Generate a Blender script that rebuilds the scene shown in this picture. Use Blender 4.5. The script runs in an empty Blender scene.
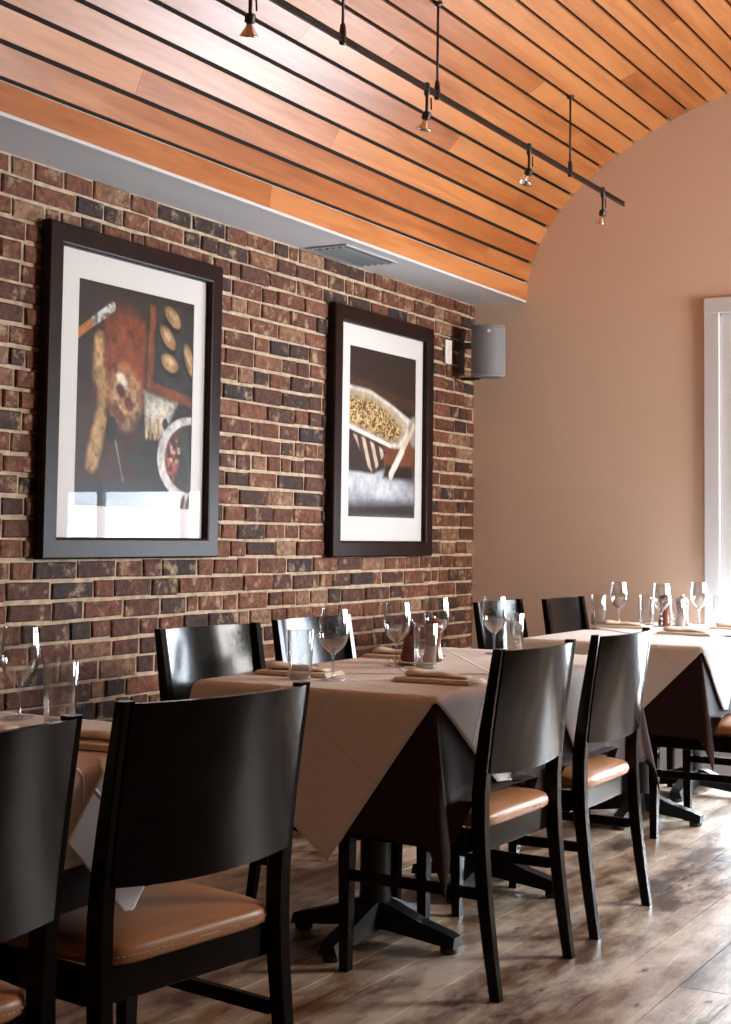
import bpy, bmesh, math, random
import numpy as np
from mathutils import Vector, Matrix

S = bpy.context.scene
COL = S.collection
PI = math.pi
rng = random.Random(11)

# ------------------------------------------------------------------ camera
def cam_axes(yaw, pitch, roll):
    f = Vector((-math.sin(yaw), math.cos(yaw), 0)); r = Vector((math.cos(yaw), math.sin(yaw), 0)); u = Vector((0, 0, 1))
    f2 = f * math.cos(pitch) + u * math.sin(pitch); u2 = u * math.cos(pitch) - f * math.sin(pitch)
    r3 = r * math.cos(roll) + u2 * math.sin(roll); u3 = u2 * math.cos(roll) - r * math.sin(roll)
    return r3, u3, f2
r_, u_, f_ = cam_axes(math.radians(29.5968), math.radians(3.8466), math.radians(0.7391))
cd = bpy.data.cameras.new('camera')
cam = bpy.data.objects.new('camera', cd); COL.objects.link(cam)
M = Matrix((r_, u_, -f_)).transposed().to_4x4(); M.translation = Vector((0, 0, 1.15))
cam.matrix_world = M
cd.sensor_fit = 'VERTICAL'; cd.sensor_height = 36.0; cd.sensor_width = 36.0 * 731 / 1024
cd.lens = 1475.93 / 1024 * 36.0
cd.shift_y = -(512 - 435.12) / 1024
cd.clip_start = 0.05; cd.clip_end = 100
cd.dof.use_dof = False
S.camera = cam

# ------------------------------------------------------------------ world, light, exposure
S.view_settings.view_transform = 'Standard'; S.view_settings.look = 'None'
S.view_settings.gamma = 1.0; S.view_settings.use_curve_mapping = False
S.view_settings.exposure = 0.18
w = bpy.data.worlds.new('world'); S.world = w; w.use_nodes = True
bg = w.node_tree.nodes['Background']; bg.inputs[0].default_value = (0.62, 0.76, 1.0, 1); bg.inputs[1].default_value = 1.4

def area(name, loc, direction, sx, sy, power, col):
    l = bpy.data.lights.new(name, 'AREA'); l.shape = 'RECTANGLE'; l.size = sx; l.size_y = sy; l.energy = power; l.color = col
    o = bpy.data.objects.new(name, l); COL.objects.link(o)
    o.location = loc; o.rotation_euler = Vector(direction).to_track_quat('-Z', 'Z').to_euler()
    return o
area('daylight_end_window', (-1.1, 7.62, 1.05), (0, -1, 0.0), 1.9, 1.6, 360, (0.84, 0.92, 1.0))
area('daylight_side_window', (1.66, 6.25, 1.75), (-1, -0.12, -0.12), 1.7, 1.15, 380, (1.0, 0.95, 0.88))
area('warm_fill', (-0.4, -1.6, 2.9), (-0.25, 0.6, -0.6), 0.8, 0.8, 6, (1.0, 0.50, 0.22))  # warm fill added behind the camera, no fixture modelled

# ------------------------------------------------------------------ helpers
def finish(name, bm, mat, parent=None, smooth=False, recalc=True):
    if recalc: bmesh.ops.recalc_face_normals(bm, faces=bm.faces)
    me = bpy.data.meshes.new(name); bm.to_mesh(me); bm.free()
    for m in (mat if isinstance(mat, (list, tuple)) else [mat]): me.materials.append(m)
    if smooth:
        me.polygons.foreach_set('use_smooth', [True] * len(me.polygons))
    o = bpy.data.objects.new(name, me); COL.objects.link(o)
    if parent is not None: o.parent = parent
    return o
def sharp(o, deg=35):
    o.data.set_sharp_from_angle(angle=math.radians(deg)); return o
def tag(o, label=None, cat=None, group=None, kind=None):
    if label: o['label'] = label
    if cat: o['category'] = cat
    if group: o['group'] = group
    if kind: o['kind'] = kind
    return o
def thing(name, label, cat, loc=(0, 0, 0), rz=0.0, group=None):
    o = bpy.data.objects.new(name, None); COL.objects.link(o); o.empty_display_size = 0.1
    o.location = loc; o.rotation_euler = (0, 0, rz)
    return tag(o, label, cat, group)
def kids(o): return [c for c in bpy.data.objects if c.parent == o]
def copy_tree(o, parent=None):
    c = o.copy(); COL.objects.link(c)
    if parent is not None: c.parent = parent
    for ch in kids(o): copy_tree(ch, c)
    return c
def struct(name, bm, mat, **k): return tag(finish(name, bm, mat, **k), kind='structure')

def add_box(bm, x0, x1, y0, y1, z0, z1, bev=0.0, mi=0):
    vs = [bm.verts.new((x, y, z)) for z in (z0, z1) for y in (y0, y1) for x in (x0, x1)]
    idx = [(0, 2, 3, 1), (4, 5, 7, 6), (0, 1, 5, 4), (2, 6, 7, 3), (0, 4, 6, 2), (1, 3, 7, 5)]
    fs = [bm.faces.new([vs[i] for i in q]) for q in idx]
    for f in fs: f.material_index = mi
    if bev > 0:
        es = list({e for f in fs for e in f.edges})
        bmesh.ops.bevel(bm, geom=es, offset=bev, segments=2, affect='EDGES', profile=0.6)
    return fs
def add_loft(bm, rings, caps=True, closed=True):
    vr = [[bm.verts.new(p) for p in r] for r in rings]
    n = len(rings[0])
    for a, b in zip(vr[:-1], vr[1:]):
        for i in range(n if closed else n - 1):
            j = (i + 1) % n
            bm.faces.new((a[i], a[j], b[j], b[i]))
    if caps:
        bm.faces.new(list(reversed(vr[0]))); bm.faces.new(vr[-1])
    return vr
def add_lathe(bm, prof, seg=28, center=(0, 0), cap0=False, cap1=False):
    cx, cy = center; rings = []
    for r, z in prof:
        if r < 1e-6: rings.append([bm.verts.new((cx, cy, z))])
        else: rings.append([bm.verts.new((cx + r * math.cos(2 * PI * k / seg), cy + r * math.sin(2 * PI * k / seg), z)) for k in range(seg)])
    for a, b in zip(rings[:-1], rings[1:]):
        for k in range(seg):
            j = (k + 1) % seg
            if len(a) == 1 and len(b) == 1: continue
            if len(a) == 1: bm.faces.new((a[0], b[j], b[k]))
            elif len(b) == 1: bm.faces.new((a[k], a[j], b[0]))
            else: bm.faces.new((a[k], a[j], b[j], b[k]))
    if cap0 and len(rings[0]) > 1: bm.faces.new(list(reversed(rings[0])))
    if cap1 and len(rings[-1]) > 1: bm.faces.new(rings[-1])
def add_tube(bm, pts, rad, seg=10):
    pts = [Vector(p) for p in pts]; rings = []
    for i, p in enumerate(pts):
        d = (pts[min(i + 1, len(pts) - 1)] - pts[max(i - 1, 0)]).normalized()
        a = d.cross(Vector((0, 0, 1)))
        if a.length < 1e-4: a = d.cross(Vector((0, 1, 0)))
        a.normalize(); b = d.cross(a)
        r = rad[i] if isinstance(rad, (list, tuple)) else rad
        rings.append([p + a * (r * math.cos(2 * PI * k / seg)) + b * (r * math.sin(2 * PI * k / seg)) for k in range(seg)])
    add_loft(bm, rings)

# ------------------------------------------------------------------ materials
def mat_base(name):
    m = bpy.data.materials.new(name); m.use_nodes = True
    nt = m.node_tree; b = nt.nodes['Principled BSDF']
    return m, nt, b
def N(nt, t, **k):
    n = nt.nodes.new(t)
    for a, v in k.items():
        if hasattr(n, a): setattr(n, a, v)
        else: n.inputs[a].default_value = v
    return n
def simple(name, col, rough=0.5, metal=0.0, spec=0.5, coat=0.0, noise=0.0, nscale=30.0, bump=0.0, bscale=200.0):
    m, nt, b = mat_base(name)
    b.inputs['Base Color'].default_value = (*col, 1); b.inputs['Roughness'].default_value = rough
    b.inputs['Metallic'].default_value = metal; b.inputs['Specular IOR Level'].default_value = spec
    b.inputs['Coat Weight'].default_value = coat; b.inputs['Coat Roughness'].default_value = 0.12
    tc = N(nt, 'ShaderNodeTexCoord')
    if noise > 0:
        nz = N(nt, 'ShaderNodeTexNoise', Scale=nscale, Detail=4.0)
        nt.links.new(tc.outputs['Object'], nz.inputs['Vector'])
        r = N(nt, 'ShaderNodeValToRGB')
        r.color_ramp.elements[0].position = 0.3; r.color_ramp.elements[1].position = 0.7
        r.color_ramp.elements[0].color = (*[c * (1 - noise) for c in col], 1)
        r.color_ramp.elements[1].color = (*[min(1, c * (1 + noise)) for c in col], 1)
        nt.links.new(nz.outputs['Fac'], r.inputs['Fac']); nt.links.new(r.outputs['Color'], b.inputs['Base Color'])
    if bump > 0:
        nb = N(nt, 'ShaderNodeTexNoise', Scale=bscale, Detail=3.0)
        nt.links.new(tc.outputs['Object'], nb.inputs['Vector'])
        bp = N(nt, 'ShaderNodeBump', Strength=bump, Distance=0.002)
        nt.links.new(nb.outputs['Fac'], bp.inputs['Height']); nt.links.new(bp.outputs['Normal'], b.inputs['Normal'])
    return m
def thin_glass(name, tint=(0.97, 0.98, 0.98), f0=0.04, power=5.0, rough=0.02, top=1.0):
    """thin-walled clear glass: reflection rises towards grazing view, the rest passes straight through"""
    m = bpy.data.materials.new(name); m.use_nodes = True; nt = m.node_tree; nt.nodes.clear()
    out = N(nt, 'ShaderNodeOutputMaterial'); mix = N(nt, 'ShaderNodeMixShader')
    tr = N(nt, 'ShaderNodeBsdfTransparent'); tr.inputs[0].default_value = (*tint, 1)
    gl = N(nt, 'ShaderNodeBsdfGlossy'); gl.inputs['Roughness'].default_value = rough
    lw = N(nt, 'ShaderNodeLayerWeight', Blend=0.5)
    pw = N(nt, 'ShaderNodeMath', operation='POWER'); pw.inputs[1].default_value = power
    ma = N(nt, 'ShaderNodeMath', operation='MULTIPLY_ADD'); ma.inputs[1].default_value = top - f0; ma.inputs[2].default_value = f0
    nt.links.new(lw.outputs['Facing'], pw.inputs[0]); nt.links.new(pw.outputs[0], ma.inputs[0])
    nt.links.new(ma.outputs[0], mix.inputs[0]); nt.links.new(tr.outputs[0], mix.inputs[1]); nt.links.new(gl.outputs[0], mix.inputs[2])
    nt.links.new(mix.outputs[0], out.inputs[0])
    return m

def mat_brick():
    m, nt, b = mat_base('brick')
    L = nt.links.new
    at = N(nt, 'ShaderNodeAttribute', attribute_name='rnd'); tc = N(nt, 'ShaderNodeTexCoord')
    ramp = N(nt, 'ShaderNodeValToRGB'); e = ramp.color_ramp.elements
    e[0].position = 0.0; e[0].color = (0.030, 0.019, 0.019, 1)
    e[1].position = 1.0; e[1].color = (0.22, 0.125, 0.075, 1)
    for p, c in ((0.22, (0.045, 0.022, 0.017)), (0.5, (0.112, 0.039, 0.023)), (0.78, (0.150, 0.055, 0.030))):
        x = e.new(p); x.color = (*c, 1)
    L(at.outputs['Fac'], ramp.inputs['Fac'])
    n1 = N(nt, 'ShaderNodeTexNoise', Scale=38.0, Detail=6.0, Roughness=0.7)
    n2 = N(nt, 'ShaderNodeTexNoise', Scale=14.0, Detail=7.0, Roughness=0.72)
    L(tc.outputs['Object'], n1.inputs['Vector']); L(tc.outputs['Object'], n2.inputs['Vector'])
    r1 = N(nt, 'ShaderNodeMapRange'); r1.inputs['From Min'].default_value = 0.3; r1.inputs['From Max'].default_value = 0.7
    r1.inputs['To Min'].default_value = 0.3; r1.inputs['To Max'].default_value = 1.75; L(n1.outputs['Fac'], r1.inputs['Value'])
    mul = N(nt, 'ShaderNodeMix', data_type='RGBA', blend_type='MULTIPLY'); mul.inputs[0].default_value = 1
    L(ramp.outputs['Color'], mul.inputs[6]); L(r1.outputs['Result'], mul.inputs[7])
    r2 = N(nt, 'ShaderNodeMapRange'); r2.inputs['From Min'].default_value = 0.55; r2.inputs['From Max'].default_value = 0.68
    L(n2.outputs['Fac'], r2.inputs['Value'])
    mx = N(nt, 'ShaderNodeMix', data_type='RGBA'); L(r2.outputs['Result'], mx.inputs[0])
    L(mul.outputs[2], mx.inputs[6]); mx.inputs[7].default_value = (0.37, 0.26, 0.165, 1)
    L(mx.outputs[2], b.inputs['Base Color']); b.inputs['Roughness'].default_value = 0.8
    b.inputs['Specular IOR Level'].default_value = 0.3
    bp = N(nt, 'ShaderNodeBump', Strength=0.8, Distance=0.006); L(n1.outputs['Fac'], bp.inputs['Height']); L(bp.outputs['Normal'], b.inputs['Normal'])
    return m
def mat_wood(name, cols, rough, along=1, grain=1.0, attr='rnd', bump=0.15, spec=0.5, worn=None):
    """boards: grain stretched along one axis, board to board variation from the face attribute"""
    m, nt, b = mat_base(name); L = nt.links.new
    tc = N(nt, 'ShaderNodeTexCoord'); mp = N(nt, 'ShaderNodeMapping')
    sc = [9.0 * grain] * 3; sc[along] = 0.7 * grain; mp.inputs['Scale'].default_value = sc
    L(tc.outputs['Object'], mp.inputs['Vector'])
    at = N(nt, 'ShaderNodeAttribute', attribute_name=attr)
    sh = N(nt, 'ShaderNodeVectorMath', operation='SCALE'); sh.inputs[0].default_value = (37, 53, 29); L(at.outputs['Fac'], sh.inputs['Scale'])
    ad = N(nt, 'ShaderNodeVectorMath', operation='ADD'); L(mp.outputs['Vector'], ad.inputs[0]); L(sh.outputs['Vector'], ad.inputs[1])
    n1 = N(nt, 'ShaderNodeTexNoise', Scale=1.6, Detail=6.0, Roughness=0.62, Distortion=0.8); L(ad.outputs['Vector'], n1.inputs['Vector'])
    n2 = N(nt, 'ShaderNodeTexNoise', Scale=9.0, Detail=4.0, Roughness=0.6); L(ad.outputs['Vector'], n2.inputs['Vector'])
    ma = N(nt, 'ShaderNodeMath', operation='MULTIPLY_ADD'); ma.inputs[1].default_value = 0.35; L(n2.outputs['Fac'], ma.inputs[0]); L(n1.outputs['Fac'], ma.inputs[2])
    mb = N(nt, 'ShaderNodeMath', operation='MULTIPLY_ADD'); mb.inputs[1].default_value = 0.34; L(at.outputs['Fac'], mb.inputs[0]); L(ma.outputs[0], mb.inputs[2])
    ramp = N(nt, 'ShaderNodeValToRGB'); e = ramp.color_ramp.elements
    e[0].position = 0.45; e[0].color = (*cols[0], 1); e[1].position = 1.15 if False else 1.0; e[1].color = (*cols[2], 1)
    x = e.new(0.74); x.color = (*cols[1], 1)
    L(mb.outputs[0], ramp.inputs['Fac'])
    last = ramp.outputs['Color']
    if worn:
        n3 = N(nt, 'ShaderNodeTexNoise', Scale=2.2, Detail=8.0, Roughness=0.7)
        mp2 = N(nt, 'ShaderNodeMapping'); s2 = [2.2] * 3; s2[along] = 0.8; mp2.inputs['Scale'].default_value = s2
        L(tc.outputs['Object'], mp2.inputs['Vector']); L(mp2.outputs['Vector'], n3.inputs['Vector'])
        rr = N(nt, 'ShaderNodeMapRange'); rr.inputs['From Min'].default_value = 0.44; rr.inputs['From Max'].default_value = 0.62; L(n3.outputs['Fac'], rr.inputs['Value'])
        mx = N(nt, 'ShaderNodeMix', data_type='RGBA'); L(rr.outputs['Result'], mx.inputs[0]); L(last, mx.inputs[6]); mx.inputs[7].default_value = (*worn, 1)
        # dark knots and gouges
        vo = N(nt, 'ShaderNodeTexNoise', Scale=5.5, Detail=5.0, Roughness=0.6)
        mp3 = N(nt, 'ShaderNodeMapping'); s3 = [3.2] * 3; s3[along] = 1.1; mp3.inputs['Scale'].default_value = s3
        L(tc.outputs['Object'], mp3.inputs['Vector']); L(mp3.outputs['Vector'], vo.inputs['Vector'])
        r4 = N(nt, 'ShaderNodeMapRange'); r4.inputs['From Min'].default_value = 0.64; r4.inputs['From Max'].default_value = 0.72; L(vo.outputs['Fac'], r4.inputs['Value'])
        mk = N(nt, 'ShaderNodeMix', data_type='RGBA'); L(r4.outputs['Result'], mk.inputs[0]); L(mx.outputs[2], mk.inputs[6]); mk.inputs[7].default_value = (0.035, 0.022, 0.016, 1)
        last = mk.outputs[2]
        rg = N(nt, 'ShaderNodeMapRange'); rg.inputs['To Min'].default_value = rough - 0.06; rg.inputs['To Max'].default_value = rough + 0.14; L(n3.outputs['Fac'], rg.inputs['Value'])
        L(rg.outputs['Result'], b.inputs['Roughness'])
    else:
        b.inputs['Roughness'].default_value = rough
    L(last, b.inputs['Base Color']); b.inputs['Specular IOR Level'].default_value = spec
    bp = N(nt, 'ShaderNodeBump', Strength=bump, Distance=0.003); L(ma.outputs[0], bp.inputs['Height']); L(bp.outputs['Normal'], b.inputs['Normal'])
    return m
def mat_cloth(name, col, crease=False):
    m, nt, b = mat_base(name); L = nt.links.new
    b.inputs['Base Color'].default_value = (*col, 1); b.inputs['Roughness'].default_value = 0.85; b.inputs['Specular IOR Level'].default_value = 0.25
    b.inputs['Sheen Weight'].default_value = 0.0
    uv = N(nt, 'ShaderNodeUVMap'); uv.uv_map = 'cloth'
    nz = N(nt, 'ShaderNodeTexNoise', Scale=7.0, Detail=4.0); L(uv.outputs['UV'], nz.inputs['Vector'])
    bp = N(nt, 'ShaderNodeBump', Strength=0.35, Distance=0.01); L(nz.outputs['Fac'], bp.inputs['Height'])
    nrm = bp.outputs['Normal']
    if crease:
        sep = N(nt, 'ShaderNodeSeparateXYZ'); L(uv.outputs['UV'], sep.inputs[0]); tot = None
        for ax in (0, 1):
            pp = N(nt, 'ShaderNodeMath', operation='PINGPONG'); pp.inputs[1].default_value = 0.1275
            L(sep.outputs[ax], pp.inputs[0])
            mr = N(nt, 'ShaderNodeMapRange', interpolation_type='SMOOTHSTEP'); mr.inputs['From Min'].default_value = 0.0; mr.inputs['From Max'].default_value = 0.006
            mr.inputs['To Min'].default_value = 1; mr.inputs['To Max'].default_value = 0; L(pp.outputs[0], mr.inputs['Value'])
            if tot is None: tot = mr.outputs['Result']
            else:
                mm = N(nt, 'ShaderNodeMath', operation='MAXIMUM'); L(tot, mm.inputs[0]); L(mr.outputs['Result'], mm.inputs[1]); tot = mm.outputs[0]
        b2 = N(nt, 'ShaderNodeBump', Strength=0.6, Distance=0.004); L(tot, b2.inputs['Height']); L(nrm, b2.inputs['Normal']); nrm = b2.outputs['Normal']
    L(nrm, b.inputs['Normal'])
    return m
def mat_print(name):
    m, nt, b = mat_base(name)
    at = N(nt, 'ShaderNodeAttribute', attribute_name='Col'); nt.links.new(at.outputs['Color'], b.inputs['Base Color'])
    b.inputs['Roughness'].default_value = 0.5; b.inputs['Specular IOR Level'].default_value = 0.2
    return m

BRICK = mat_brick()
MORTAR = simple('mortar', (0.44, 0.335, 0.235), 0.95, noise=0.3, nscale=25, bump=0.6, bscale=90)
CEIL = mat_wood('ceiling_boards', ((0.23, 0.062, 0.016), (0.37, 0.120, 0.032), (0.50, 0.200, 0.066)), 0.33, grain=0.7, bump=0.04)
FLOOR = mat_wood('floor_boards', ((0.014, 0.006, 0.003), (0.085, 0.038, 0.017), (0.27, 0.150, 0.075)), 0.30, bump=0.9, spec=1.0, worn=(0.70, 0.58, 0.46))
DARK = simple('dark_gap', (0.012, 0.008, 0.006), 0.9)
PAINT = simple('beige_wall_paint', (0.66, 0.485, 0.365), 0.75, bump=0.05, bscale=120)
DARKPANEL = simple('dark_wood_panelling', (0.030, 0.017, 0.011), 0.6, noise=0.3, nscale=6)
SOFFIT = simple('soffit_paint', (0.55, 0.55, 0.57), 0.6)
WHITE = simple('white_trim_paint', (0.60, 0.60, 0.62), 0.4)
BLACKWOOD = simple('black_lacquered_wood', (0.006, 0.0042, 0.0035), 0.13, spec=0.14, noise=0.3, nscale=18, bump=0.03, bscale=60)
VINYL = simple('tan_vinyl', (0.46, 0.205, 0.085), 0.36, spec=0.5, noise=0.12, nscale=9, bump=0.12, bscale=260)
STITCH = simple('pale_stitching', (0.62, 0.45, 0.28), 0.6)
LINEN = mat_cloth('white_linen', (0.80, 0.75, 0.70), crease=True)
BROWNCLOTH = mat_cloth('dark_brown_cloth', (0.026, 0.010, 0.008))
NAPKIN = simple('cream_napkin', (0.78, 0.66, 0.52), 0.85, noise=0.06, nscale=40, bump=0.25, bscale=120)
IRON = simple('black_cast_iron', (0.008, 0.008, 0.009), 0.4, spec=0.3, metal=0.0, bump=0.1, bscale=80)
TABLEWOOD = simple('table_board', (0.09, 0.045, 0.022), 0.5, noise=0.2)
MAHOG = simple('mahogany_frame', (0.014, 0.005, 0.0035), 0.38, spec=0.12, noise=0.3, nscale=14)
MATBOARD = simple('white_mat_board', (0.64, 0.62, 0.61), 0.8)
PRINT = mat_print('printed_photo')
PANE = thin_glass('picture_glass', (0.985, 0.985, 0.985), f0=0.006, rough=0.01)
WINPANE = thin_glass('window_glass', (0.98, 0.99, 1.0))
GLASS = thin_glass('drinking_glass', (0.975, 0.98, 0.98), f0=0.08, power=1.5, rough=0.05, top=0.9)
SOLIDGLASS = thin_glass('solid_glass', (0.90, 0.92, 0.93), f0=0.10, power=1.6, rough=0.05, top=0.8)
BLACKMETAL = simple('black_metal', (0.012, 0.012, 0.013), 0.4, spec=0.5)
RAILMETAL = simple('dark_rail_metal', (0.02, 0.02, 0.02), 0.3, metal=0.6)
CHROME = simple('chrome', (0.75, 0.75, 0.76), 0.15, metal=1.0)
MILLWOOD = simple('reddish_mill_wood', (0.16, 0.040, 0.020), 0.25, noise=0.25, nscale=30)
GREYPLASTIC = simple('grey_speaker_plastic', (0.22, 0.22, 0.235), 0.45)
GRILLE = simple('grey_speaker_grille', (0.17, 0.17, 0.185), 0.55, bump=0.5, bscale=500)
PLATEPLASTIC = simple('white_plastic', (0.72, 0.69, 0.66), 0.4)
VENTMETAL = simple('painted_vent_metal', (0.42, 0.42, 0.43), 0.45, metal=0.1)
def mat_shade():
    m = bpy.data.materials.new('grey_roller_shade'); m.use_nodes = True; nt = m.node_tree; nt.nodes.clear()
    out = N(nt, 'ShaderNodeOutputMaterial'); mix = N(nt, 'ShaderNodeMixShader'); mix.inputs[0].default_value = 0.12
    d = N(nt, 'ShaderNodeBsdfDiffuse'); d.inputs[0].default_value = (0.55, 0.55, 0.56, 1); t = N(nt, 'ShaderNodeBsdfTranslucent'); t.inputs[0].default_value = (0.8, 0.82, 0.85, 1)
    nt.links.new(d.outputs[0], mix.inputs[1]); nt.links.new(t.outputs[0], mix.inputs[2]); nt.links.new(mix.outputs[0], out.inputs[0]); return m
SHADE = mat_shade()
VENTSHADE = simple('vent_slot_shade', (0.07, 0.075, 0.075), 0.5)  # louvre colour darkened to stand in for the shade in the slots

def mat_water():
    m, nt, b = mat_base('water'); b.inputs['Base Color'].default_value = (0.93, 0.97, 1, 1)
    b.inputs['Transmission Weight'].default_value = 1; b.inputs['Roughness'].default_value = 0.0; b.inputs['IOR'].default_value = 1.33
    return m
WATER = mat_water()

# ------------------------------------------------------------------ setting
WX, YE, SZ = -3.4, 7.165, 2.392        # brick wall plane, end wall plane, soffit underside
XR, YB = 1.25, -2.6                    # right wall, back wall
CX, EA, EB = -1.1, 2.0, 1.09           # vault ellipse: centre, half width, rise

# brick wall: every brick is modelled, mortar bed behind
def brick_wall():
    bm = bmesh.new(); vals = []
    course, mj = 0.0707, 0.013
    z = -0.004; row = 0
    r = random.Random(5)
    while z < SZ + 0.02:
        y = YB - r.uniform(0, 0.2)
        h = course - mj
        while y < YE + 0.02:
            L = r.choice((0.205, 0.198, 0.210, 0.205, 0.150, 0.140, 0.100, 0.095, 0.102, 0.065))
            j = lambda a: r.uniform(-a, a)
            d = 0.0 + r.uniform(-0.0035, 0.0035)
            y0, y1 = y, min(y + L, YE + 0.01)
            if y1 > 0.4 and y1 - y0 > 0.02:
                z0, z1 = z + j(0.003), min(z + h + j(0.003), SZ + 0.03)
                b = 0.0045
                pts = lambda x, s: [(x, y0 + s + j(.0022), z0 + s + j(.0022)), (x, y1 - s + j(.0022), z0 + s + j(.0022)), (x, y1 - s + j(.0022), z1 - s + j(.0022)), (x, y0 + s + j(.0022), z1 - s + j(.0022))]
                A = [bm.verts.new(p) for p in pts(WX - 0.02, -0.001)]
                B = [bm.verts.new(p) for p in pts(WX + d - 0.004, 0.0)]
                Cc = [bm.verts.new(p) for p in pts(WX + d, b)]
                n0 = len(bm.faces)
                for P, Q in ((A, B), (B, Cc)):
                    for i in range(4):
                        k = (i + 1) % 4
                        bm.faces.new((P[i], P[k], Q[k], Q[i]))
                bm.faces.new(Cc)
                v = min(1, max(0, r.gauss(0.5, 0.24)))
                vals += [v] * 9
            y += L + mj + j(0.002)
        z += course; row += 1
    n = len(vals)
    # mortar bed
    q = [bm.verts.new(p) for p in ((WX - 0.0085, YB, 0), (WX - 0.0085, YE, 0), (WX - 0.0085, YE, SZ + 0.03), (WX - 0.0085, YB, SZ + 0.03))]
    f = bm.faces.new(q); f.material_index = 1
    add_box(bm, WX - 0.16, WX - 0.021, YB, YE + 0.15, 0, SZ + 0.06, mi=1)
    vals += [0.5] * 7
    o = struct('wall_left', bm, [BRICK, MORTAR], recalc=True)
    a = o.data.attributes.new('rnd', 'FLOAT', 'FACE'); a.data.foreach_set('value', vals)
    return o
brick_wall()

def boards(bm, vals, p0, p1, nrm, thick, y0, y1, r, gap_end=0.0015, lmin=1.4, lmax=2.8):
    """one row of boards running along y between cross-section points p0 and p1 (x,z)"""
    y = y0 - r.uniform(0, 1.5)
    while y < y1:
        L = r.uniform(lmin, lmax); a, b = max(y, y0), min(y + L - gap_end, y1)
        if b - a > 0.01:
            P = [(p0[0], p0[1]), (p1[0], p1[1]), (p1[0] + nrm[0] * thick, p1[1] + nrm[1] * thick), (p0[0] + nrm[0] * thick, p0[1] + nrm[1] * thick)]
            add_loft(bm, [[(x, a, z) for x, z in P], [(x, b, z) for x, z in P]])
            vals += [r.random()] * 6
        y += L
def ceiling():
    N_ = 2400
    t = np.linspace(PI, 0, N_); x = CX + EA * np.cos(t); z = SZ + 0.006 + EB * np.sin(t)
    s = np.r_[0, np.cumsum(np.hypot(np.diff(x), np.diff(z)))]
    at = lambda q: (float(np.interp(q, s, x)), float(np.interp(q, s, z)))
    step = 0.1036; gap = 0.0155
    bm = bmesh.new(); vals = []; r = random.Random(21)
    q = 0.0
    while q < s[-1] - 0.02:
        q1 = min(q + step - gap, s[-1])
        m = 3
        pr = [at(q + (q1 - q) * i / 1) for i in range(2)]
        d = Vector((pr[1][0] - pr[0][0], pr[1][1] - pr[0][1])).normalized(); nrm = (-d.y, d.x)   # outward (away from the room)
        boards(bm, vals, pr[0], pr[1], nrm, 0.016, YB, YE, r, 0.0008, 2.6, 4.6)
        q += step
    n0 = len(bm.faces)
    ring = [at(v) for v in np.linspace(0, s[-1], 60)]
    inner = []
    for i, p in enumerate(ring):
        a = ring[max(i - 1, 0)]; b = ring[min(i + 1, 59)]; d = Vector((b[0] - a[0], b[1] - a[1])).normalized()
        inner.append((p[0] - d.y * 0.022, p[1] + d.x * 0.022))
    va = [bm.verts.new((p[0], YB, p[1])) for p in inner]; vb = [bm.verts.new((p[0], YE, p[1])) for p in inner]
    for i in range(59):
        f = bm.faces.new((va[i], va[i + 1], vb[i + 1], vb[i])); f.material_index = 1
    vals += [0.5] * (len(bm.faces) - n0)
    o = struct('ceiling', bm, [CEIL, DARK])
    a = o.data.attributes.new('rnd', 'FLOAT', 'FACE'); a.data.foreach_set('value', vals)
ceiling()

# soffits either side of the vault, with a thin white bead along the left one
for nm, x0, x1 in (('trim_1', WX - 0.14, CX - EA - 0.001), ('trim_2', CX + EA + 0.001, XR + 0.14)):
    bm = bmesh.new(); add_box(bm, x0, x1, YB, YE, SZ, SZ + 0.10); struct(nm, bm, SOFFIT)
bm = bmesh.new(); add_box(bm, CX - EA - 0.014, CX - EA + 0.001, YB, YE, SZ - 0.006, SZ - 0.0002, 0.002); struct('trim_3', bm, WHITE)

# floor boards
def floor():
    bm = bmesh.new(); vals = []; r = random.Random(8)
    x = WX - 0.02
    while x < XR + 0.05:
        wd = r.choice((0.13, 0.15, 0.17, 0.19)); x1 = min(x + wd - 0.0025, XR + 0.1)
        boards(bm, vals, (x1, 0.0 + r.uniform(-0.0008, 0.0008)), (x, 0.0 + r.uniform(-0.0008, 0.0008)), (0, -1), 0.02, YB, YE + 0.02, r, 0.002, 1.6, 3.6)
        x += wd
    n0 = len(bm.faces)
    add_box(bm, WX - 0.16, XR + 0.16, YB - 0.15, YE + 0.15, -0.10, -0.012, mi=1); vals += [0.5] * (len(bm.faces) - n0)
    o = struct('floor', bm, [FLOOR, DARK])
    a = o.data.attributes.new('rnd', 'FLOAT', 'FACE'); a.data.foreach_set('value', vals)
floor()

# end wall with its window opening, right wall with a window opening, back wall
OX0, OX1, OZ0, OZ1 = -2.065, -0.15, 0.22, 2.265
TOP = 3.7
bm = bmesh.new()
add_box(bm, WX - 0.16, OX0, YE, YE + 0.15, -0.1, TOP)
add_box(bm, OX1, OX1 + 0.12, YE, YE + 0.15, -0.1, TOP)
add_box(bm, OX0, OX1, YE, YE + 0.15, -0.1, OZ0)
add_box(bm, OX0, OX1, YE, YE + 0.15, OZ1, TOP)
struct('wall_end', bm, PAINT)
bm = bmesh.new(); add_box(bm, OX1 + 0.12, XR + 0.16, YE, YE + 0.15, -0.1, TOP); struct('wall_end_right', bm, DARKPANEL)
RY0, RY1, RZ0, RZ1 = 5.45, 7.0, 1.15, 2.30
bm = bmesh.new()
add_box(bm, XR, XR + 0.15, YB, RY0, -0.1, SZ + 0.05)
add_box(bm, XR, XR + 0.15, RY1, YE, -0.1, SZ + 0.05)
add_box(bm, XR, XR + 0.15, RY0, RY1, -0.1, RZ0)
add_box(bm, XR, XR + 0.15, RY0, RY1, RZ1, SZ + 0.05)
struct('wall_right', bm, DARKPANEL)
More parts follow.
